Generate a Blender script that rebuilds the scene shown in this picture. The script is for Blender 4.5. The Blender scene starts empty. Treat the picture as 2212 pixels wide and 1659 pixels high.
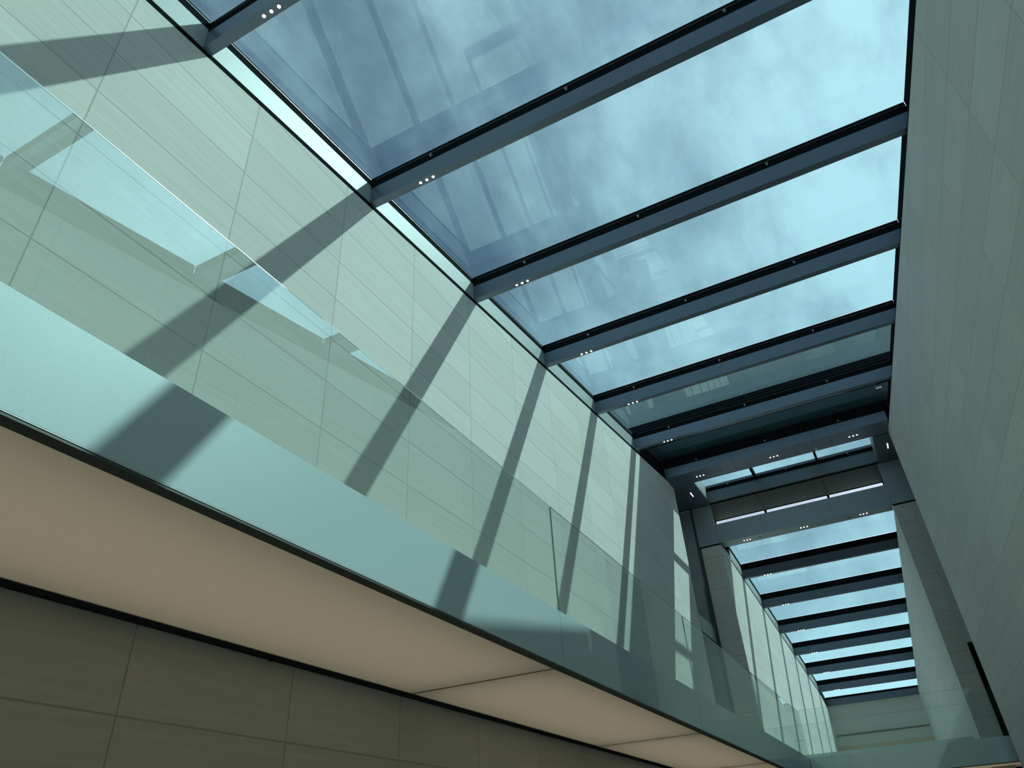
import bpy, math, random
from mathutils import Matrix, Vector

random.seed(7)
SC = bpy.context.scene
COL = SC.collection

# ------------------------------------------------------------------ camera
S = 4.5          # metres per survey unit (camera to the left wall = 1 unit)
H = 1.62         # eye height above the floor
def W(x, y, z):
    return Vector((x * S, y * S, z * S + H))

cam_d = bpy.data.cameras.new('camera')
cam = bpy.data.objects.new('camera', cam_d)
COL.objects.link(cam)
R = ((0.8834604, 0.46559592, -0.05213592),      # image right
     (-0.30091759, 0.4786226, -0.82484484),     # image down
     (-0.35909097, 0.74440637, 0.56295011))     # viewing direction
right, down, fwd = (Vector(r).normalized() for r in R)
m = Matrix((right, -down, -fwd)).transposed().to_4x4()
m.translation = Vector((0, 0, H))
cam.matrix_world = m
cam_d.sensor_fit = 'HORIZONTAL'
cam_d.sensor_width = 36.0
cam_d.lens = 36.0 * 1566.15 / 2212.0
cam_d.clip_start = 0.05
cam_d.clip_end = 500
SC.camera = cam

# ------------------------------------------------------------------ colour management
SC.view_settings.view_transform = 'Standard'
SC.view_settings.look = 'None'
SC.view_settings.gamma = 1.0
SC.view_settings.use_curve_mapping = False
SC.view_settings.exposure = 0.0
SC.cycles.transparent_max_bounces = 40
SC.cycles.max_bounces = 14
SC.cycles.diffuse_bounces = 7
SC.cycles.glossy_bounces = 5
SC.cycles.sample_clamp_indirect = 6.0

SUN_DIR = Vector((0.715, 0.562, 1.0)).normalized()

# ------------------------------------------------------------------ sky
world = bpy.data.worlds.new('sky')
SC.world = world
world.use_nodes = True
nt = world.node_tree
nt.nodes.clear()
def N(tree, kind, **kw):
    n = tree.nodes.new(kind)
    for k, v in kw.items():
        if k.startswith('i_'):
            key = k[2:]
            key = int(key) if key.isdigit() else key
            n.inputs[key].default_value = v
        else:
            setattr(n, k, v)
    return n
def M(tree, op, a, b=None, c=None):
    n = tree.nodes.new('ShaderNodeMath')
    n.operation = op
    for i, v in enumerate((a, b, c)):
        if v is None:
            continue
        if isinstance(v, (int, float)):
            n.inputs[i].default_value = v
        else:
            tree.links.new(v, n.inputs[i])
    return n.outputs[0]
def MIX(tree, fac, a, b, blend='MIX'):
    n = tree.nodes.new('ShaderNodeMix')
    n.data_type = 'RGBA'
    n.blend_type = blend
    for i, v in ((0, fac), (6, a), (7, b)):
        if isinstance(v, (int, float)):
            n.inputs[i].default_value = v
        elif isinstance(v, tuple):
            n.inputs[i].default_value = v if len(v) == 4 else (*v, 1)
        else:
            tree.links.new(v, n.inputs[i])
    return n.outputs[2]
tc = N(nt, 'ShaderNodeTexCoord')
dirv = tc.outputs['Generated']
dot = N(nt, 'ShaderNodeVectorMath', operation='DOT_PRODUCT')
nt.links.new(dirv, dot.inputs[0])
dot.inputs[1].default_value = SUN_DIR
sep = N(nt, 'ShaderNodeSeparateXYZ')
nt.links.new(dirv, sep.inputs[0])
def cloud(scale, loc, detail=8.0, rough=0.58, stretch=(1, 1, 1.6)):
    mp = N(nt, 'ShaderNodeMapping')
    mp.inputs['Location'].default_value = loc
    mp.inputs['Scale'].default_value = stretch
    mp.inputs['Rotation'].default_value = (0.3, 0.2, 0.9)
    nt.links.new(dirv, mp.inputs[0])
    nz = N(nt, 'ShaderNodeTexNoise', i_Scale=scale, i_Detail=detail, i_Roughness=rough, i_Distortion=0.25)
    nt.links.new(mp.outputs[0], nz.inputs['Vector'])
    return nz.outputs[0]
c1 = cloud(2.2, (0.3, 1.7, 0.4))
c2 = cloud(6.0, (2.1, 0.2, 3.0), stretch=(2.2, 0.7, 1.2))
mr = N(nt, 'ShaderNodeMapRange', interpolation_type='SMOOTHSTEP')
mr.inputs[1].default_value = 0.36
mr.inputs[2].default_value = 0.66
nt.links.new(M(nt, 'ADD', M(nt, 'MULTIPLY', c1, 0.72), M(nt, 'MULTIPLY', c2, 0.28)), mr.inputs[0])
veil = mr.outputs[0]
sunside = N(nt, 'ShaderNodeMapRange', interpolation_type='SMOOTHSTEP')
sunside.inputs[1].default_value = 0.48
sunside.inputs[2].default_value = 1.0
nt.links.new(dot.outputs['Value'], sunside.inputs[0])
low = M(nt, 'POWER', M(nt, 'SUBTRACT', 1.0, M(nt, 'MAXIMUM', sep.outputs['Z'], 0.0)), 2.6)
lum = M(nt, 'ADD', M(nt, 'MULTIPLY', sunside.outputs[0], 0.78), M(nt, 'MULTIPLY', low, 1.5))
cloudiness = M(nt, 'MINIMUM', M(nt, 'ADD', M(nt, 'MULTIPLY', veil, 0.62), M(nt, 'MULTIPLY', lum, 0.72)), 1.0)
tone = MIX(nt, cloudiness, (0.172, 0.232, 0.385), (0.80, 0.872, 0.965))
glow = M(nt, 'MULTIPLY', M(nt, 'POWER', M(nt, 'MAXIMUM', dot.outputs['Value'], 0.0), 55.0), 1.6)     # bright veil around the sun
amp = M(nt, 'ADD', M(nt, 'ADD', M(nt, 'ADD', 0.74, M(nt, 'MULTIPLY', lum, 0.92)), M(nt, 'MULTIPLY', M(nt, 'SUBTRACT', veil, 0.5), 0.28)), glow)
bg = N(nt, 'ShaderNodeBackground')
nt.links.new(tone, bg.inputs[0])
nt.links.new(amp, bg.inputs[1])
wo = N(nt, 'ShaderNodeOutputWorld')
nt.links.new(bg.outputs[0], wo.inputs[0])

# ------------------------------------------------------------------ sun
sun_d = bpy.data.lights.new('sun', 'SUN')
sun_d.energy = 6.2
sun_d.color = (1.0, 0.96, 0.88)
sun_d.angle = math.radians(0.55)
sun = bpy.data.objects.new('sun', sun_d)
COL.objects.link(sun)
sun.rotation_euler = SUN_DIR.to_track_quat('Z', 'Y').to_euler()

# ------------------------------------------------------------------ materials
def new_mat(name):
    mt = bpy.data.materials.new(name)
    mt.use_nodes = True
    t = mt.node_tree
    t.nodes.clear()
    out = t.nodes.new('ShaderNodeOutputMaterial')
    return mt, t, out
def principled(name, col, rough=0.5, metal=0.0, spec=0.5, noise=0.0, nscale=8.0, bump=0.0):
    mt, t, out = new_mat(name)
    p = t.nodes.new('ShaderNodeBsdfPrincipled')
    p.inputs['Roughness'].default_value = rough
    p.inputs['Metallic'].default_value = metal
    p.inputs['Specular IOR Level'].default_value = spec
    if noise or bump:
        co = t.nodes.new('ShaderNodeTexCoord')
        nz = N(t, 'ShaderNodeTexNoise', i_Scale=nscale, i_Detail=4.0)
        t.links.new(co.outputs['Object'], nz.inputs['Vector'])
        a = tuple(c * (1 - noise) for c in col)
        b = tuple(min(1, c * (1 + noise)) for c in col)
        t.links.new(MIX(t, nz.outputs[0], a, b), p.inputs['Base Color'])
        if bump:
            bp = N(t, 'ShaderNodeBump', i_Strength=bump, i_Distance=0.002)
            t.links.new(nz.outputs[0], bp.inputs['Height'])
            t.links.new(bp.outputs[0], p.inputs['Normal'])
    else:
        p.inputs['Base Color'].default_value = (*col, 1)
    t.links.new(p.outputs[0], out.inputs[0])
    return mt

def stone(name, axis, u0, up, z0, zp, col=(0.60, 0.565, 0.515), joint=0.0058, dark=0.66, vein=0.15, tile=0.05):
    """Large-format stone cladding: joints on a measured grid, fine veins along the course."""
    mt, t, out = new_mat(name)
    co = t.nodes.new('ShaderNodeTexCoord')
    sp = t.nodes.new('ShaderNodeSeparateXYZ')
    t.links.new(co.outputs['Object'], sp.inputs[0])
    u = sp.outputs[axis]
    z = sp.outputs['Z']
    def grid(v, o, p):
        q = M(t, 'DIVIDE', M(t, 'SUBTRACT', v, o), p)
        idx = M(t, 'FLOOR', q)
        fr = M(t, 'SUBTRACT', q, idx)
        d = M(t, 'MULTIPLY', M(t, 'MINIMUM', fr, M(t, 'SUBTRACT', 1.0, fr)), p)
        k = N(t, 'ShaderNodeMapRange')
        k.inputs[1].default_value = joint * 0.55
        k.inputs[2].default_value = joint * 1.5
        k.inputs[3].default_value = 1.0
        k.inputs[4].default_value = 0.0
        t.links.new(d, k.inputs[0])
        return idx, k.outputs[0]
    iu, ju = grid(u, u0, up)
    iz, jz = grid(z, z0, zp)
    jm = M(t, 'MAXIMUM', ju, jz)
    cmb = t.nodes.new('ShaderNodeCombineXYZ')
    t.links.new(iu, cmb.inputs[0])
    t.links.new(iz, cmb.inputs[1])
    wn = N(t, 'ShaderNodeTexWhiteNoise', noise_dimensions='3D')
    t.links.new(cmb.outputs[0], wn.inputs['Vector'])
    off = N(t, 'ShaderNodeVectorMath', operation='SCALE')
    t.links.new(wn.outputs['Color'], off.inputs[0])
    off.inputs['Scale'].default_value = 9.0
    st = t.nodes.new('ShaderNodeCombineXYZ')
    t.links.new(M(t, 'MULTIPLY', u, 0.55), st.inputs[0])
    t.links.new(M(t, 'MULTIPLY', z, 16.0), st.inputs[1])
    ad = N(t, 'ShaderNodeVectorMath', operation='ADD')
    t.links.new(st.outputs[0], ad.inputs[0])
    t.links.new(off.outputs[0], ad.inputs[1])
    nz = N(t, 'ShaderNodeTexNoise', i_Scale=1.6, i_Detail=7.0, i_Roughness=0.62)
    t.links.new(ad.outputs[0], nz.inputs['Vector'])
    base = MIX(t, nz.outputs[0], tuple(c * (1 - vein) for c in col), tuple(c * (1 + vein) for c in col))
    tv = M(t, 'ADD', 1.0 - tile, M(t, 'MULTIPLY', wn.outputs['Value'], 2 * tile))
    hv = t.nodes.new('ShaderNodeHueSaturation')
    t.links.new(base, hv.inputs['Color'])
    t.links.new(tv, hv.inputs['Value'])
    fin = MIX(t, jm, hv.outputs[0], tuple(c * dark for c in col))
    p = t.nodes.new('ShaderNodeBsdfPrincipled')
    p.inputs['Roughness'].default_value = 0.8
    p.inputs['Specular IOR Level'].default_value = 0.08
    p.inputs['Sheen Weight'].default_value = 0.42
    p.inputs['Sheen Roughness'].default_value = 0.32
    t.links.new(fin, p.inputs['Base Color'])
    bp = N(t, 'ShaderNodeBump', i_Strength=0.5, i_Distance=0.003)
    t.links.new(M(t, 'SUBTRACT', M(t, 'MULTIPLY', nz.outputs[0], 0.06), jm), bp.inputs['Height'])
    t.links.new(bp.outputs[0], p.inputs['Normal'])
    t.links.new(p.outputs[0], out.inputs[0])
    return mt

def glass(name, tint, refl=1.0, coat=0.0, rough=0.0, ior=1.5):
    """Architectural pane: tinted see-through plus a Fresnel reflection (two faces per pane)."""
    mt, t, out = new_mat(name)
    tr = t.nodes.new('ShaderNodeBsdfTransparent')
    gi = t.nodes.new('ShaderNodeNewGeometry')
    dt = N(t, 'ShaderNodeVectorMath', operation='DOT_PRODUCT')
    t.links.new(gi.outputs['Incoming'], dt.inputs[0])
    t.links.new(gi.outputs['Normal'], dt.inputs[1])
    c2 = M(t, 'MULTIPLY', dt.outputs['Value'], dt.outputs['Value'])
    path = M(t, 'POWER', M(t, 'SUBTRACT', 1.0, M(t, 'DIVIDE', M(t, 'SUBTRACT', 1.0, c2), 2.31)), -0.5)   # absorption grows with the slant path
    rgb = t.nodes.new('ShaderNodeCombineColor')
    for i in range(3):
        t.links.new(M(t, 'POWER', tint[i], path), rgb.inputs[i])
    t.links.new(rgb.outputs[0], tr.inputs[0])
    gl = t.nodes.new('ShaderNodeBsdfGlossy')
    gl.inputs['Roughness'].default_value = rough
    gl.inputs[0].default_value = (0.92, 1.0, 0.99, 1)
    fr = N(t, 'ShaderNodeFresnel', i_IOR=ior)
    mx = t.nodes.new('ShaderNodeMixShader')
    geo = t.nodes.new('ShaderNodeNewGeometry')          # the outer face of the sheet carries the mirror image
    front = M(t, 'SUBTRACT', 1.0, geo.outputs['Backfacing'])
    f2 = M(t, 'ADD', coat, M(t, 'MULTIPLY', fr.outputs[0], refl))          # constant coating reflectance + Fresnel part
    t.links.new(M(t, 'MULTIPLY', f2, front), mx.inputs[0])
    t.links.new(tr.outputs[0], mx.inputs[1])
    t.links.new(gl.outputs[0], mx.inputs[2])
    t.links.new(mx.outputs[0], out.inputs[0])
    return mt

def frosted(name):
    """Acid-etched glass band: soft diffuse body, sparkling grain, sheen of the polished face."""
    mt, t, out = new_mat(name)
    co = t.nodes.new('ShaderNodeTexCoord')
    nz = N(t, 'ShaderNodeTexNoise', i_Scale=160.0, i_Detail=3.0)
    t.links.new(co.outputs['Object'], nz.inputs['Vector'])
    base = MIX(t, nz.outputs[0], (0.44, 0.54, 0.55), (0.66, 0.77, 0.78))
    df = t.nodes.new('ShaderNodeBsdfDiffuse')
    t.links.new(base, df.inputs[0])
    tl = t.nodes.new('ShaderNodeBsdfTranslucent')
    tl.inputs[0].default_value = (0.45, 0.55, 0.53, 1)
    m1 = t.nodes.new('ShaderNodeMixShader')
    m1.inputs[0].default_value = 0.18
    t.links.new(df.outputs[0], m1.inputs[1])
    t.links.new(tl.outputs[0], m1.inputs[2])
    gl = t.nodes.new('ShaderNodeBsdfGlossy')
    gl.inputs['Roughness'].default_value = 0.03
    gl.inputs[0].default_value = (0.9, 1, 1, 1)
    fr = N(t, 'ShaderNodeFresnel', i_IOR=1.5)
    m2 = t.nodes.new('ShaderNodeMixShader')
    geo = t.nodes.new('ShaderNodeNewGeometry')
    t.links.new(M(t, 'MULTIPLY', M(t, 'ADD', M(t, 'MULTIPLY', fr.outputs[0], 0.8), 0.14), M(t, 'SUBTRACT', 1.0, geo.outputs['Backfacing'])), m2.inputs[0])
    g2 = t.nodes.new('ShaderNodeBsdfGlossy')
    g2.inputs['Roughness'].default_value = 0.40
    sp = N(t, 'ShaderNodeTexNoise', i_Scale=330.0, i_Detail=1.0)
    t.links.new(co.outputs['Object'], sp.inputs['Vector'])
    bp = N(t, 'ShaderNodeBump', i_Strength=0.35, i_Distance=0.002)
    t.links.new(sp.outputs[0], bp.inputs['Height'])
    t.links.new(bp.outputs[0], g2.inputs['Normal'])
    g2.inputs[0].default_value = (0.9, 1, 1, 1)
    m3 = t.nodes.new('ShaderNodeMixShader')
    m3.inputs[0].default_value = 0.07
    t.links.new(m1.outputs[0], m3.inputs[1])
    t.links.new(g2.outputs[0], m3.inputs[2])
    t.links.new(m3.outputs[0], m2.inputs[1])
    t.links.new(gl.outputs[0], m2.inputs[2])
    t.links.new(m2.outputs[0], out.inputs[0])
    return mt

def emitter(name, col, strength):
    mt, t, out = new_mat(name)
    e = t.nodes.new('ShaderNodeEmission')
    e.inputs[0].default_value = (*col, 1)
    e.inputs[1].default_value = strength
    t.links.new(e.outputs[0], out.inputs[0])
    return mt

def membrane(name):
    mt, t, out = new_mat(name)
    a = t.nodes.new('ShaderNodeBsdfDiffuse')
    a.inputs[0].default_value = (0.60, 0.575, 0.52, 1)
    b = t.nodes.new('ShaderNodeBsdfTranslucent')
    b.inputs[0].default_value = (0.71, 0.68, 0.58, 1)
    mx = t.nodes.new('ShaderNodeMixShader')
    mx.inputs[0].default_value = 0.45
    t.links.new(a.outputs[0], mx.inputs[1])
    t.links.new(b.outputs[0], mx.inputs[2])
    t.links.new(mx.outputs[0], out.inputs[0])
    return mt

CH = 0.1287 * S
PW = 0.3415 * S
M_STONE_L = stone('stone_left', 'Y', 0.3825 * S, PW, 0.862 * S + H, CH)
M_STONE_R = stone('stone_right', 'Y', -1.015 * S, 0.342 * S, 1.245 * S + H, 0.1318 * S, dark=0.72)
M_STONE_FL = stone('stone_far_left', 'Y', 5.1 * S, 0.29 * S, 0.862 * S + H, 0.1087 * S)
M_STONE_FR = stone('stone_far_right', 'Y', 0.1 * S, 0.29 * S, 1.245 * S + H, 0.1115 * S, dark=0.72)
M_STONE_PL = stone('stone_pier', 'X', 0.2725 * S, 2.0 * S, 1.169 * S + H, 0.1148 * S, dark=0.62)
M_STONE_PR = stone('stone_pier_right', 'X', 0.345 * S, 0.9 * S, 0.953 * S + H, 0.1136 * S, dark=0.62)
M_STONE_E = stone('stone_end', 'X', 0.6 * S, 3.0 * S, 1.21 * S + H, 0.155 * S, dark=0.72)
M_METAL = principled('painted_aluminium', (0.158, 0.184, 0.232), rough=0.36, metal=0.5, noise=0.02, nscale=3)
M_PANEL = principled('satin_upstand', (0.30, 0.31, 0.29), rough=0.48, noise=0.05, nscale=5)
M_METAL_LIT = principled('painted_aluminium_lit', (0.30, 0.335, 0.375), rough=0.4, metal=0.3, noise=0.02, nscale=3)  # aluminium paint lightened to stand in for missing light on bulkhead and passage
M_OLIVE = principled('olive_paint', (0.085, 0.108, 0.088), rough=0.7, spec=0.2)
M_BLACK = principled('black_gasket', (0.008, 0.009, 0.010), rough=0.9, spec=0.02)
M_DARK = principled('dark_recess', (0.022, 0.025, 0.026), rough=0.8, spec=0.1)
M_SHOE = principled('dark_bronze_channel', (0.06, 0.062, 0.06), rough=0.5)
M_TRIM = principled('bright_aluminium', (0.75, 0.77, 0.76), rough=0.3, metal=0.3)
M_ROOF = principled('roof_membrane', (0.20, 0.21, 0.21), rough=0.8, noise=0.1)
M_FLOOR = principled('oak_floor', (0.50, 0.45, 0.38), rough=0.45, noise=0.12, nscale=2)
M_SLAB = principled('slab_white', (0.55, 0.53, 0.49), rough=0.7)
M_SKYGLASS = glass('tinted_roof_glass', (0.700, 0.868, 0.880), refl=0.4, coat=0.15)
M_RAIL = glass('clear_rail_glass', (0.925, 0.955, 0.948), refl=0.15, coat=0.27)
M_RAIL_B = glass('bridge_rail_glass', (0.925, 0.955, 0.948), refl=0.3, coat=0.05)
M_WINDOW = glass('clear_window_glass', (0.96, 0.98, 0.98), refl=0.8)
M_RAILEDGE = principled('green_glass_edge', (0.04, 0.07, 0.065), rough=0.15)
M_FROST = frosted('etched_glass')
M_MEMB = membrane('stretch_ceiling')
M_LENS = emitter('lamp_lens', (1.0, 0.93, 0.84), 14.0)
M_WARM = principled('warm_glow_band', (0.50, 0.40, 0.24), rough=0.5)  # yellowish colour of a warm glow, painted on as a band
M_STEEL = principled('steel', (0.45, 0.46, 0.46), rough=0.35, metal=0.8)

# ------------------------------------------------------------------ mesh helpers (survey units)
class MB:
    def __init__(self):
        self.v, self.f = [], []
    def hexa(self, p):
        b = len(self.v)
        self.v += [W(*q) for q in p]
        for f in ((0, 3, 2, 1), (4, 5, 6, 7), (0, 1, 5, 4), (1, 2, 6, 5), (2, 3, 7, 6), (3, 0, 4, 7)):
            self.f.append([b + i for i in f])
        return self
    def box(self, x0, x1, y0, y1, z0, z1, dz=None):
        """x0, x1 and z may follow y: pass callables, or dz(y) added to both heights."""
        g = lambda q, y: q(y) if callable(q) else q
        d = dz or (lambda y: 0.0)
        lo = [(g(x0, y0), y0), (g(x1, y0), y0), (g(x1, y1), y1), (g(x0, y1), y1)]
        return self.hexa([(x, y, g(z0, y) + d(y)) for x, y in lo] + [(x, y, g(z1, y) + d(y)) for x, y in lo])
    def prism(self, pts, vec):
        """Outline pts (3-D, survey units) pushed along vec."""
        b = len(self.v); n = len(pts)
        self.v += [W(*q) for q in pts]
        self.v += [W(q[0] + vec[0], q[1] + vec[1], q[2] + vec[2]) for q in pts]
        self.f.append([b + i for i in range(n)][::-1])
        self.f.append([b + n + i for i in range(n)])
        for i in range(n):
            j = (i + 1) % n
            self.f.append([b + i, b + j, b + n + j, b + n + i])
        return self
    def disc(self, c, r, h, n=20, axis='Z', taper=1.0):
        """Short round body centred at c (survey units); r and h in metres; grows downward (Z) from c."""
        b = len(self.v); o = W(*c)
        for k, rr in ((0, r), (1, r * taper)):
            for i in range(n):
                a = 2 * math.pi * i / n
                if axis == 'Z':
                    self.v.append(o + Vector((rr * math.cos(a), rr * math.sin(a), -k * h)))
                else:
                    self.v.append(o + Vector((rr * math.cos(a), -k * h, rr * math.sin(a))))
        self.f.append([b + i for i in range(n)])
        self.f.append([b + n + i for i in range(n)][::-1])
        for i in range(n):
            j = (i + 1) % n
            self.f.append([b + j, b + i, b + n + i, b + n + j])
        return self
    def build(self, name, mat, parent=None, origin=None, bevel=0.0):
        o0 = Vector(origin) if origin is not None else Vector((0, 0, 0))
        if parent is not None:
            o0 = parent['_o'] if '_o' in parent else parent.location
            o0 = Vector(o0)
        me = bpy.data.meshes.new(name)
        me.from_pydata([tuple(v - o0) for v in self.v], [], self.f)
        me.materials.append(mat)
        import bmesh
        bm = bmesh.new(); bm.from_mesh(me)
        bmesh.ops.recalc_face_normals(bm, faces=bm.faces)
        if bevel:
            bmesh.ops.bevel(bm, geom=list(bm.edges), offset=bevel, segments=2, affect='EDGES', profile=0.5)
        bm.to_mesh(me); bm.free()
        ob = bpy.data.objects.new(name, me)
        COL.objects.link(ob)
        if parent is not None:
            ob.parent = parent
        else:
            ob.location = o0
        return ob

def tag(o, label, cat, group=None):
    o['label'] = label
    o['category'] = cat
    if group:
        o['group'] = group
    return o
def thing(name, p, label, cat, group=None):
    o = bpy.data.objects.new(name, None)
    COL.objects.link(o)
    o.location = W(*p)
    o.empty_display_size = 0.1
    return tag(o, label, cat, group)
def struct(o):
    o['kind'] = 'structure'
    return o

# ------------------------------------------------------------------ measured profile of the room
YB = -0.72                                   # wall behind the camera
YE = 4.47                                    # near walls stop here
YM = 4.865                                   # cross face of the bulkhead
YF = 9.03                                    # end wall of the far room
zw = lambda y: 1.536 + 0.1306 * y            # top of the near walls: the roof climbs away from the camera
zb = lambda y: 1.743 - 0.101 * (y - 5.52)    # underside of the far beams: the roof falls again
XR = lambda y: 0.585 - 0.0525 * y            # near right wall, three degrees off parallel
XF = lambda y: 0.246 - 0.0436 * (y - 4.88)   # far right wall
XL, XFL = -1.0, -0.845
PITCH = 0.6245
BY = lambda k: 0.543 + PITCH * k             # near face of beam k
BWID = 0.0255

# ------------------------------------------------------------------ setting: floor and walls
struct(MB().box(-2.0, 2.0, YB - 0.4, 9.6, -0.40, -0.36).build('floor', M_FLOOR))
struct(MB().prism([(XL, YB, -0.36), (XL, YE, -0.36), (XL, YE, zw(YE)), (XL, YB, zw(YB))], (-0.09, 0, 0)).build('wall_left', M_STONE_L))
# near right wall: local Y runs along the wall so that its joints follow it
def angled_wall(name, xf, y0, y1, ztop, mat, thick, slope):
    o = W(xf(y1), y1, 0); o.z = 0
    th = math.atan(slope)
    mw = Matrix.Translation(o) @ Matrix.Rotation(th, 4, 'Z')
    pts = [(xf(y0), y0, -0.36), (xf(y1), y1, -0.36), (xf(y1), y1, ztop(y1)), (xf(y0), y0, ztop(y0))]
    mb = MB().prism(pts, (thick, 0, 0))
    ob = mb.build(name, mat)
    inv = mw.inverted()
    for v in ob.data.vertices:
        v.co = inv @ v.co
    ob.matrix_world = mw
    return struct(ob)
angled_wall('wall_right', XR, YB, YE, zw, M_STONE_R, 0.09, 0.0525)
struct(MB().prism([(-1.09, YB, -0.36), (0.72, YB, -0.36), (0.72, YB, zw(YB) + 0.12), (-1.09, YB, zw(YB) + 0.12)], (0, -0.08, 0)).build('wall_back', M_STONE_E))
# far room
struct(MB().prism([(XFL, YM, -0.36), (XFL, YF, -0.36), (XFL, YF, 1.31), (XFL, 8.64, zb(8.64) - 0.017), (XFL, YM, zb(YM) - 0.017)], (-0.13, 0, 0)).build('wall_far_left', M_STONE_FL))
angled_wall('wall_far_right', XF, YM + 0.001, YF, lambda y: zb(y) - 0.017, M_STONE_FR, 0.10, 0.0436)
struct(MB().box(-0.98, 0.25, YF, YF + 0.08, -0.36, 1.431).build('wall_end', M_STONE_E))
# piers that carry the bulkhead
struct(MB().box(-0.985, XFL - 0.0005, YM + 0.003, 5.12, -0.36, 1.806).build('wall_pier_left', M_STONE_PL))
struct(MB().box(0.2465, 0.62, YM + 0.003, 5.0, 0.953, 1.806).box(0.2465, 0.354, YM + 0.003, 5.0, -0.36, 0.953).build('wall_pier_right', M_STONE_PR))
struct(MB().box(0.354, 0.66, 5.0, 5.04, -0.36, 0.96).build('doorway_dark', M_BLACK))  # black sheet standing in for the darkness beyond the opening
# side passages past the ends of the near walls
struct(MB().box(-1.62, -1.55, YE - 0.4, 5.2, -0.36, 2.3).build('wall_passage_left', M_SLAB))
struct(MB().box(-1.55, -1.012, YM + 0.02, 5.0, -0.36, 2.1).build('wall_passage_rear', M_METAL_LIT))
struct(MB().box(-1.62, -1.09, YE - 0.44, YE - 0.36, -0.36, 2.3).build('wall_passage_front', M_SLAB))
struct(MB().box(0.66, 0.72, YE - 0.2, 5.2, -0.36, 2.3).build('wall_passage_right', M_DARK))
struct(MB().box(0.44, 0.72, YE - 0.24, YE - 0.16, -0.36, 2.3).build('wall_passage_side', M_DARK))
# dark doorway between the right pier and the near right wall
# ------------------------------------------------------------------ near skylight: beams
def triple(name, pts, label, group, n=3, r=0.0175):
    c = pts[len(pts) // 2]
    t = thing(name, c, label, 'spotlight', group)
    for p in pts:
        MB().disc((p[0], p[1], p[2] + 0.0001), r + 0.005, 0.004, 20).build('trim_ring', M_BLACK, t)
        MB().disc((p[0], p[1], p[2] - 0.0009), r, 0.003, 20).build('lens', M_LENS, t)
    return t
ordinal = ['nearest the camera', 'second nearest the camera', 'third from the camera', 'fourth from the camera', 'fifth from the camera', 'sixth from the camera']
def hook(parent, x, y, z):
    MB().box(x - 0.004, x + 0.004, y - 0.006, y + 0.002, z - 0.003, z + 0.001).box(x - 0.0015, x + 0.0015, y - 0.006, y - 0.003, z - 0.010, z - 0.002).build('cable_clip', M_STEEL, parent)
def beam(k, label):
    y0, y1 = BY(k), BY(k) + BWID
    z = zw(BY(k)) + 0.017
    t = thing('skylight_beam', (-0.3, y0 + BWID / 2, z), label, 'beam', 'cross beams of the near skylight')
    xr = lambda y: XR(y) + 0.03
    MB().box(-1.06, xr, y0, y1, z, z + 0.0625).build('casing', M_METAL, t)
    MB().box(-1.06, xr, y0 + 0.0015, y1 - 0.0015, z + 0.0625, z + 0.109).build('glazing_bar', M_BLACK, t)
    MB().box(-0.985, xr, y0 - 0.0015, y0 + 0.0015, z + 0.092, z + 0.0935).build('gasket_bead', M_SHOE, t)
    for x in (-0.78, -0.34, 0.10):
        hook(t, x, y0 - 0.002, z + 0.078)
    return t
beam(-1, 'grey metal skylight beam overhead just behind the camera, outside the photo at top left')
beam(0, 'shortest stretch of grey metal beam crossing the top left corner')
for k, s in ((1, 'longest grey metal beam, running from left wall to the top edge of the photo'),
             (2, 'grey metal skylight beam, second whole one from the camera side'),
             (3, 'grey metal skylight beam, third whole one, with blue sky on both sides'),
             (4, 'grey metal skylight beam between bright sky and the first dark pane'),
             (5, 'grey metal skylight beam between the two dark panes')):
    beam(k, s)
SPOT_L = ['three lit spotlights under the beam in the top left corner',
          'three lit spotlights under the longest beam near the left wall',
          'three lit spotlights under the second whole beam near the left wall',
          'three lit spotlights under the third whole beam near the left wall',
          'three lit spotlights under the beam before the first dark pane',
          'three lit spotlights under the beam between the two dark panes']
for k in range(6):
    z = zw(BY(k)) + 0.017
    y = BY(k) + BWID * 0.5
    triple('spotlight_cluster', [(x, y, z) for x in (-0.826, -0.804, -0.782)], SPOT_L[k], 'spotlights of the near skylight')

# panes, frames and upstand panels, one per bay
PANE_L = {-2: 'tinted roof glass pane farthest behind the camera, outside the photo',
          -1: 'tinted roof glass pane in the top left corner above the corner beam',
          0: 'largest tinted roof glass pane, dark blue sky behind its left side',
          1: 'tinted roof glass pane of bright pale sky, between longest and second beam',
          2: 'tinted roof glass pane of blue sky between second and third beam',
          3: 'tinted roof glass pane of turquoise sky, last one with sky behind it',
          4: 'dark grey-green roof glass pane with the parapet behind it',
          5: 'nearly black roof glass pane next to the bulkhead'}
CURB_L = {-2: 'pale upstand panel behind the camera, outside the photo',
          -1: 'shaded upstand panel along the roof edge at top left corner',
          0: 'long brightly sunlit upstand panel along the roof edge above left wall',
          1: 'sunlit upstand panel between the longest and second beam, fading to green',
          2: 'green-grey upstand panel between second and third beam',
          3: 'green-grey upstand panel between third beam and first dark bay',
          4: 'dim upstand panel beside the first dark pane',
          5: 'black upstand panel beside the darkest pane'}
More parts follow.
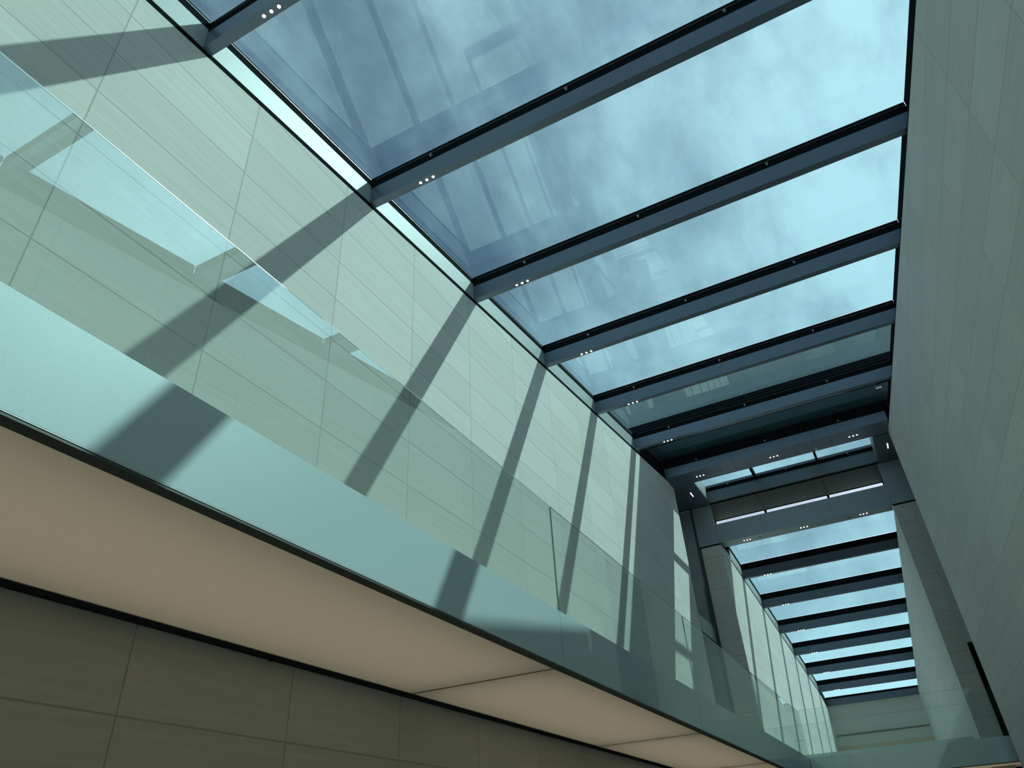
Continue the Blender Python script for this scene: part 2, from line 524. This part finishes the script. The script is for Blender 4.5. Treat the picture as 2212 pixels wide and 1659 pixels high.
for k in range(-2, 6):
    y0 = (BY(k) + BWID) if k > -2 else YB
    y1 = BY(k + 1)
    t = thing('skylight_pane', (-0.3, (y0 + y1) / 2, zw((y0 + y1) / 2) + 0.128), PANE_L[k], 'skylight pane', 'panes of the near skylight')
    xr = lambda y: XR(y) + 0.045
    MB().box(-1.04, xr, y0 - 0.004, y1 + 0.004, 0.128, 0.134, dz=zw).build('glass', M_SKYGLASS, t)
    MB().box(-1.045, -1.002, y0, y1, 0.0907, 0.1195, dz=zw).box(-1.045, -1.002, y0, y1, 0.1212, 0.1278, dz=zw).build('side_frame', M_BLACK, t)
    MB().box(-1.045, -1.0012, y0, y1, 0.1197, 0.1210, dz=zw).build('bright_edge', M_TRIM, t)
    MB().box(lambda y: XR(y) + 0.031, lambda y: XR(y) + 0.075, y0, y1, 0.02, 0.127, dz=zw).build('side_frame', M_BLACK, t)
    if k < 5:
        o = MB().box(-1.05, -1.0, y0, y1, 0.018, 0.0905, dz=zw).build('upstand_panel', M_PANEL, origin=W(-1.0, (y0 + y1) / 2, zw((y0 + y1) / 2) + 0.018))
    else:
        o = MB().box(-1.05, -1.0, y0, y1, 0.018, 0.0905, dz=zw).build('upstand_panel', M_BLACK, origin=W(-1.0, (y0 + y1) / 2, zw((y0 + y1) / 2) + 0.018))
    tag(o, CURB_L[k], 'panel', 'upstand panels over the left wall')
# black reveal between wall top and upstand
struct(MB().box(-1.07, -1.002, YB, YE - 0.18, 0.0004, 0.0178, dz=zw).build('trim_1', M_BLACK))
struct(MB().box(lambda y: XR(y) + 0.004, lambda y: XR(y) + 0.08, YB, YE - 0.17, 0.0, 0.0165, dz=zw).build('trim_2', M_BLACK))
struct(MB().box(-1.12, -1.0705, YB, YE, 0.0, 0.135, dz=zw).build('trim_3', M_DARK))

# ------------------------------------------------------------------ bulkhead between the two skylights
ZS = 2.105
# large near beam of the bulkhead, in three casings
b6 = thing('bulkhead_beam', (-0.3, 4.37, ZS), 'wide grey metal beam with three spotlight groups beside the darkest pane', 'beam')
xs = [-0.9998, -0.565, -0.07, None]
for i in range(3):
    x0 = xs[i] + (0.0008 if i else 0)
    x1 = (lambda y: XR(y) - 0.002) if xs[i + 1] is None else xs[i + 1] - 0.0008
    MB().box(x0, x1, 4.29, 4.456, ZS, ZS + 0.063).build('casing', M_METAL, b6)
MB().box(-1.0, lambda y: XR(y) + 0.03, 4.293, 4.452, ZS + 0.063, ZS + 0.13).build('glazing_bar', M_BLACK, b6)
for x in (-0.78, -0.34, 0.10):
    hook(b6, x, 4.289, ZS + 0.078)
for x, s in ((-0.794, 'left'), (-0.32, 'middle'), (0.154, 'right')):
    triple('spotlight_cluster', [(x + d, 4.38, ZS) for d in (-0.022, 0, 0.022)], 'three lit spotlights at the %s of the wide bulkhead beam' % s, 'spotlights of the bulkhead')
# side ceilings
tag(MB().box(-1.545, -0.857, 4.458, YM - 0.002, ZS, ZS + 0.02).build('ceiling_panel', M_METAL, origin=W(-1.0, 4.66, ZS)),
    'dark ceiling panel left of the slot rooflight, with one upright spotlight row', 'ceiling panel', 'ceiling panels of the bulkhead')
tag(MB().box(0.256, 0.655, 4.475, YM - 0.002, ZS, ZS + 0.02).build('ceiling_panel', M_METAL, origin=W(0.3, 4.66, ZS)),
    'dark ceiling panel right of the slot rooflight, touching the right wall', 'ceiling panel', 'ceiling panels of the bulkhead')
triple('spotlight_cluster', [(-0.9225, 4.60 + 0.0195 * i, ZS) for i in range(4)], 'four lit spotlights in a row on the dark ceiling panel left of the slot', 'spotlights of the bulkhead', r=0.0155)
triple('spotlight_cluster', [(0.33, 4.61 + 0.0195 * i, ZS) for i in range(4)], 'four lit spotlights in a row on the dark ceiling panel right of the slot', 'spotlights of the bulkhead', r=0.0155)
# slot rooflight
struct(MB().box(-1.07, -1.0005, 4.286, 4.468, 2.122, 2.236).build('trim_14', M_BLACK))
slot = thing('slot_rooflight', (-0.3, 4.65, ZS), 'narrow slot rooflight of three bright panes in the bulkhead ceiling', 'rooflight')
MB().box(-0.866, -0.8572, 4.458, 4.835, ZS + 0.001, 2.235).build('side_lining', M_PANEL, slot)
MB().box(0.2545, 0.263, 4.458, 4.835, ZS + 0.001, 2.235).build('side_lining', M_PANEL, slot)
MB().box(-0.857, 0.254, 4.836, 4.848, ZS + 0.004, 2.192).build('far_lining', M_METAL, slot)
MB().box(-0.857, 0.254, 4.826, 4.848, 2.192, 2.212).build('lower_frame', M_BLACK, slot)
MB().box(-0.857, 0.254, 4.830, 4.850, 2.212, 2.231).build('upper_frame', M_METAL, slot)
MB().box(-0.857, 0.254, 4.453, 4.4575, ZS + 0.03, 2.235).build('near_lining', M_PANEL, slot)
for x0, x1 in ((-0.857, -0.515), (-0.501, -0.100), (-0.086, 0.254)):
    MB().box(x0, x1, 4.4576, 4.84, 2.2315, 2.236).build('glass', M_SKYGLASS, slot)
for x in (-0.508, -0.093):
    MB().box(x - 0.007, x + 0.007, 4.4576, 4.834, 2.192, 2.2365).build('mullion', M_BLACK, slot)
for x in (-0.70, -0.30, 0.10):
    hook(slot, x, 4.825, 2.208)
# roof over the bulkhead (outside, seen dark through the last panes)
struct(MB().box(-1.25, 0.75, 4.10, 4.45, ZS + 0.14, 2.645).build('roof', M_ROOF))
struct(MB().box(-1.25, 0.75, 4.092, 4.0995, ZS + 0.14, 2.43).build('trim_13', M_BLACK))
struct(MB().box(-1.66, -0.868, 4.452, 5.25, ZS + 0.021, 2.20).build('roof_left', M_ROOF))
struct(MB().box(0.264, 0.75, 4.452, 5.25, ZS + 0.021, 2.20).build('roof_right', M_ROOF))
struct(MB().box(-0.868, 0.264, 4.851, 5.195, 2.113, 2.20).build('roof_rear', M_ROOF))
# cross face
tag(MB().box(-0.992, -0.8595, YM, YM + 0.02, 1.817, ZS - 0.002).build('wall_panel', M_METAL_LIT, origin=W(-0.92, YM, 1.817)),
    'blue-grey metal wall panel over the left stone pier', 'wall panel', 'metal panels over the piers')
tag(MB().box(0.2485, 0.64, YM, YM + 0.02, 1.817, ZS - 0.002).build('wall_panel', M_METAL_LIT, origin=W(0.33, YM, 1.817)),
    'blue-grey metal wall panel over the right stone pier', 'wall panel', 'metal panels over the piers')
struct(MB().box(-0.992, XFL, YM + 0.004, 5.0, 1.806, 1.817).box(0.2485, 0.62, YM + 0.004, 5.0, 1.806, 1.817).build('trim_4', M_BLACK))
struct(MB().box(-1.012, -0.992, YM + 0.012, 5.0, -0.36, ZS).build('trim_5', M_SHOE))
struct(MB().box(-1.55, 0.64, YM - 0.0015, YM + 0.006, ZS - 0.0018, ZS + 0.003).build('trim_6', M_BLACK))
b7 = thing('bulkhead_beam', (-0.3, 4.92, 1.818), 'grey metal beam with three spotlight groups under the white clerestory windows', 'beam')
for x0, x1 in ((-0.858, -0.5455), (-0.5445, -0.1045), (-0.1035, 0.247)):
    MB().box(x0, x1, YM, 4.975, 1.818, 1.952).build('casing', M_METAL_LIT, b7)
MB().box(-0.845, 0.244, 4.9752, 5.0, 1.836, 1.93).build('glazing_bar', M_BLACK, b7)
for x, s in ((-0.677, 'left'), (-0.30, 'middle'), (0.071, 'right')):
    triple('spotlight_cluster', [(x + d, 4.922, 1.818) for d in (-0.02, 0, 0.02)], 'three lit spotlights at the %s of the beam under the clerestory' % s, 'spotlights of the bulkhead')
# clerestory recess and windows
for i, (x0, x1) in enumerate(((-0.91, -0.542), (-0.5385, -0.104), (-0.1005, 0.262))):
    tag(MB().box(x0, x1, YM + 0.0065, 5.19, 2.108, 2.1125).build('soffit_panel', M_OLIVE, origin=W((x0 + x1) / 2, 5.03, 2.108)),
        ('left', 'middle', 'right')[i] + ' olive soffit panel above the clerestory windows', 'soffit panel', 'soffit panels over the clerestory')
struct(MB().box(-0.93, 0.28, 4.9755, 5.20, 1.935, 1.9525).build('ceiling_sill', M_DARK))
struct(MB().box(-0.925, -0.911, YM + 0.021, 5.2, 1.953, 2.112).box(0.2625, 0.276, YM + 0.021, 5.2, 1.953, 2.112).build('wall_recess', M_METAL))
for i, (x0, x1) in enumerate(((-0.91, -0.54), (-0.54, -0.104), (-0.104, 0.262))):
    t = thing('clerestory_window', ((x0 + x1) / 2, 5.195, 1.953), ('left', 'middle', 'right')[i] + ' white clerestory window strip in the bulkhead', 'window', 'clerestory windows')
    MB().box(x0 + 0.009, x1 - 0.009, 5.194, 5.197, 1.956, 2.1065).build('glass', M_WINDOW, t)
    MB().box(x0, x0 + 0.008, 5.188, 5.202, 1.953, 2.108).box(x1 - 0.008, x1, 5.188, 5.202, 1.953, 2.108).box(x0, x1, 5.188, 5.202, 2.1065, 2.108).box(x0, x1, 5.188, 5.202, 1.953, 1.956).build('frame', M_BLACK, t)

def detector(p, label):
    t = thing('smoke_detector', p, label, 'detector', 'ceiling detectors of the bulkhead')
    MB().disc((p[0], p[1], p[2] + 0.0001), 0.045, 0.006, 24).build('base_plate', M_METAL, t)
    MB().disc((p[0], p[1], p[2] - 0.0013), 0.032, 0.008, 24, taper=0.75).build('cap', M_METAL, t)
detector((-0.66, 4.385, ZS), 'small round detector left on the wide bulkhead beam')
detector((0.03, 4.385, ZS), 'small round detector right on the wide bulkhead beam')
detector((0.33, 4.74, ZS), 'small round detector on the right dark ceiling panel')
detector((-0.59, 4.925, 1.818), 'small round detector left on the beam under the clerestory')
detector((-0.02, 4.925, 1.818), 'small round detector right on the beam under the clerestory')

# ------------------------------------------------------------------ far skylight
FY = [5.486 + 0.622 * k for k in range(6)]
fo = ['first', 'second', 'third', 'fourth', 'fifth', 'sixth']
def far_beam(y0, label):
    z = zb(y0 + 0.026)
    t = thing('far_skylight_beam', (-0.3, y0 + 0.013, z), label, 'beam', 'cross beams of the far skylight')
    MB().box(-0.885, lambda y: XF(y) + 0.03, y0, y0 + 0.026, z, z + 0.0625).build('casing', M_METAL, t)
    MB().box(-0.885, lambda y: XF(y) + 0.03, y0 + 0.0015, y0 + 0.0245, z + 0.0625, z + 0.109).build('glazing_bar', M_BLACK, t)
for i, y in enumerate(FY):
    far_beam(y, '%s beam of the far skylight beyond the bulkhead, counted from the bulkhead' % fo[i])
    z = zb(y + 0.026)
    triple('spotlight_cluster', [(x, y + 0.014, z) for x in (-0.694, -0.673, -0.652)], 'three lit spotlights under the %s beam of the far skylight' % fo[i], 'spotlights of the far skylight')
edges = [4.976] + FY + [YF - 0.03]
for i in range(7):
    y0 = edges[i] + (0.026 if i else 0.0245)
    y1 = edges[i + 1]
    ym = (y0 + y1) / 2
    nm = (fo + ['seventh'])[i]
    ztop = zb
    if i == 6:      # the last bay drops to the header
        ztop = lambda y, a=y0, b=y1: zb(a) + (1.432 - 0.111 - zb(a)) * (y - a) / (b - a)
    t = thing('far_skylight_pane', (-0.3, ym, zb(ym) + 0.111), '%s pane of the far skylight, counted from the bulkhead' % nm, 'skylight pane', 'panes of the far skylight')
    MB().box(-0.89 if i else XFL, lambda y: XF(y) + 0.045, y0 - 0.004, y1 + 0.004, 0.111, 0.117, dz=ztop).build('glass', M_SKYGLASS, t)
    MB().box(-0.89, XFL + 0.0008, max(y0, 5.125), y1, 0.0778 if i < 6 else 0.004, 0.1105, dz=ztop).build('side_frame', M_BLACK, t)
    MB().box(lambda y: XF(y) + 0.031, lambda y: XF(y) + 0.07, y0, y1, 0.002, 0.1105, dz=ztop).build('side_frame', M_BLACK, t)
    if i < 6: tag(MB().box(-0.89, XFL, max(y0, 5.125), y1, 0.001, 0.0775 if i < 6 else 0.03, dz=ztop).build('upstand_panel', M_PANEL, origin=W(XFL, ym, zb(ym))),
        '%s upstand panel beside the far skylight, counted from the bulkhead' % nm, 'panel', 'upstand panels over the far left wall')
struct(MB().box(-0.93, XFL - 0.003, 5.0, 8.64, -0.0168, 0.0005, dz=zb).build('trim_7', M_BLACK))
struct(MB().box(lambda y: XF(y) + 0.003, lambda y: XF(y) + 0.08, 5.0, 8.64, -0.0168, 0.0005, dz=zb).build('trim_8', M_BLACK))
struct(MB().box(-0.95, -0.891, 5.0, YF, 0.0, 0.11, dz=zb).build('trim_9', M_DARK))
hd = thing('header_beam', (-0.4, YF - 0.015, 1.35), 'blue-grey header beam on top of the far end wall', 'beam')
MB().box(XFL + 0.001, XF(YF) + 0.02, YF - 0.030, YF - 0.001, 1.347, 1.41).build('casing', M_METAL, hd)
MB().box(XFL + 0.001, XF(YF) + 0.02, YF - 0.0285, YF - 0.001, 1.41, 1.432).build('glazing_bar', M_BLACK, hd)
struct(MB().box(XFL + 0.01, XF(YF) - 0.002, YF - 0.008, YF - 0.0003, 1.050, 1.064).build('trim_10', M_BLACK))
struct(MB().box(XFL + 0.004, XF(YF) - 0.001, YF - 0.010, YF - 0.0003, 0.90, 0.955).build('glow_strip', M_WARM))  # warm glow on the end wall put in as a coloured strip

# ------------------------------------------------------------------ mezzanine: slab, luminous ceiling, glass
ZC = 0.345          # underside
ZFL = 0.455         # walking level
XB = -0.60          # outer face of the balustrade
YBR = 4.65          # front of the bridge
struct(MB().box(-1.0, XB - 0.014, YB, YE, ZFL - 0.025, ZFL).box(-1.55, XB - 0.014, YE, YBR, ZFL - 0.025, ZFL).box(-1.55, 0.64, YBR + 0.014, 5.17, ZFL - 0.025, ZFL).box(-0.84, 0.24, 5.17, YF, ZFL - 0.025, ZFL).build('floor_mezzanine', M_SLAB))
struct(MB().box(-0.9995, -0.968, YB, YE, ZC + 0.0005, ZC + 0.012).build('trim_12', M_DARK))
struct(MB().box(-0.84, 0.24, 5.20, YF, ZC, ZC + 0.02).build('ceiling_bridge', M_SLAB))
def lamp(name, p, sx, sy, power, col):
    d = bpy.data.lights.new(name, 'AREA')
    d.shape = 'RECTANGLE'; d.size = sx; d.size_y = sy; d.energy = power; d.color = col
    o = bpy.data.objects.new(name, d)
    COL.objects.link(o)
    o.location = W(*p)
    return o
MEMB_W = 4.6     # watts per square metre behind the stretch ceiling
def lightbox(x0, x1, y0, y1, label):
    t = thing('luminous_ceiling_panel', ((x0 + x1) / 2, (y0 + y1) / 2, ZC), label, 'ceiling panel', 'luminous ceiling panels under the mezzanine')
    MB().box(x0, x1, y0, y1, ZC, ZC + 0.0007).build('membrane', M_MEMB, t)
    e = 0.0035
    f = MB()
    f.box(x0, x0 + e, y0, y1, ZC + 0.0008, ZC + 0.082).box(x1 - e, x1, y0, y1, ZC + 0.0008, ZC + 0.082)
    f.box(x0 + e, x1 - e, y0, y0 + e, ZC + 0.0008, ZC + 0.082).box(x0 + e, x1 - e, y1 - e, y1, ZC + 0.0008, ZC + 0.082)
    f.box(x0, x1, y0, y1, ZC + 0.0825, ZC + 0.084)
    f.build('light_box', M_SLAB, t)
    sx, sy = (x1 - x0 - 0.03) * S, (y1 - y0 - 0.03) * S
    lamp('ceiling_lamp', ((x0 + x1) / 2, (y0 + y1) / 2, ZC + 0.075), sx, sy, MEMB_W * sx * sy, (1.0, 0.97, 0.96))
    return t
MX0, MX1 = -0.967, XB - 0.020
for y0, y1, s in ((YB, 1.4015, 'longest tan luminous ceiling panel under the mezzanine, at the left edge'),
                  (1.4045, 2.486, 'tan luminous ceiling panel under the mezzanine, second from the left edge'),
                  (2.489, 3.52, 'tan luminous ceiling panel under the mezzanine, third from the left edge'),
                  (3.523, 4.60, 'tan luminous ceiling panel under the mezzanine, nearest the bridge')):
    lightbox(MX0, MX1, y0, y1, s)
lightbox(MX1 + 0.003, 0.42, 4.672, 5.15, 'tan luminous ceiling panel under the bridge at bottom right')
# three sprinkler heads in the black slot beside the wall
for i, (y, s) in enumerate(((0.99, 'small black sprinkler head in the ceiling slot at lower left'),
                            (2.09, 'small black sprinkler head in the ceiling slot at bottom middle'),
                            (3.19, 'small black sprinkler head in the ceiling slot at the bottom edge'))):
    t = thing('sprinkler_head', (-0.984, y, ZC + 0.0004), s, 'sprinkler', 'sprinklers in the mezzanine slot')
    MB().disc((-0.984, y, ZC + 0.0004), 0.011, 0.022, 12).build('stem', M_BLACK, t)
    MB().disc((-0.984, y, ZC - 0.0042), 0.020, 0.004, 16).build('deflector', M_BLACK, t)

RT, RF = 0.694, 0.4575      # top of the glass, top of its etched band
TH = 0.0042
def balustrade(axis, fixed, a0, a1, label, name='glass_balustrade', top=RT, fro=RF, bot=ZC + 0.001, edge=True, inward=-1, cap=M_RAILEDGE, pane=M_RAIL, rim=M_RAILEDGE):
    """One sheet of glass: clear above, etched over the slab edge, slim shoe below."""
    if axis == 'Y':
        P = lambda lo, hi, t0, t1, z0, z1: MB().box(min(fixed + inward * t0, fixed + inward * t1), max(fixed + inward * t0, fixed + inward * t1), lo, hi, z0, z1)
        c = (fixed, (a0 + a1) / 2, bot)
    else:
        P = lambda lo, hi, t0, t1, z0, z1: MB().box(lo, hi, min(fixed - inward * t0, fixed - inward * t1), max(fixed - inward * t0, fixed - inward * t1), z0, z1)
        c = ((a0 + a1) / 2, fixed, bot)
    t = thing(name, c, label, 'balustrade', 'glass balustrade panels')
    g = 0.0011
    P(a0 + g, a1 - g, 0, TH, fro + 0.0002, top).build('clear_glass', pane, t)
    P(a0 + g, a1 - g, 0, TH, bot, fro).build('etched_band', M_FROST, t)
    P(a0 + g, a1 - g, 0.0, TH * 0.35, top + 0.0001, top + 0.0007).build('polished_edge', rim, t)
    if edge:
        P(a0 + g + 0.0003, a0 + g + 0.0014, 0.0003, TH - 0.0003, fro + 0.0004, top - 0.0002).build('dark_edge', cap, t)
    P(a0 + 0.0004, a1 - 0.0004, 0.0006, 0.018, bot - 0.0046, bot - 0.0006).build('shoe', M_SHOE, t)
    P(a0 + 0.0004, a1 - 0.0004, 0.0, 0.0016, bot - 0.0014, bot - 0.0004).build('bright_edge', M_TRIM, t)
    return t
balustrade('Y', XB, YB, 1.4025, 'largest glass balustrade panel at the left edge, with broad sunlit etched band', edge=False, rim=M_TRIM)  # rim coloured bright here to stand in for its reflection
balustrade('Y', XB, 1.4025, 2.436, 'second glass balustrade panel, starting at the long black vertical joint', cap=M_BLACK)
balustrade('Y', XB, 2.436, 3.48, 'third glass balustrade panel along the mezzanine, starting at a thin joint')
balustrade('Y', XB, 3.48, YBR, 'last glass balustrade panel along the mezzanine, up to the bridge corner')
balustrade('X', YBR, XB + 0.001, XR(YE) + 0.03, 'glass balustrade panel along the front of the bridge at bottom right', pane=M_RAIL_B)
balustrade('X', 5.185, -0.843, 0.230, 'glass balustrade panel along the rear of the bridge', fro=0.526, bot=ZC + 0.001, edge=False, pane=M_RAIL_B)
balustrade('Y', -1.004, 4.50, 4.855, 'small glass balustrade panel in the passage left of the stone pier', top=1.513, fro=1.275, bot=1.175, cap=M_BLACK)
struct(MB().box(-1.55, -1.02, YE, YM, 1.18, 1.27).build('floor_passage', M_DARK))
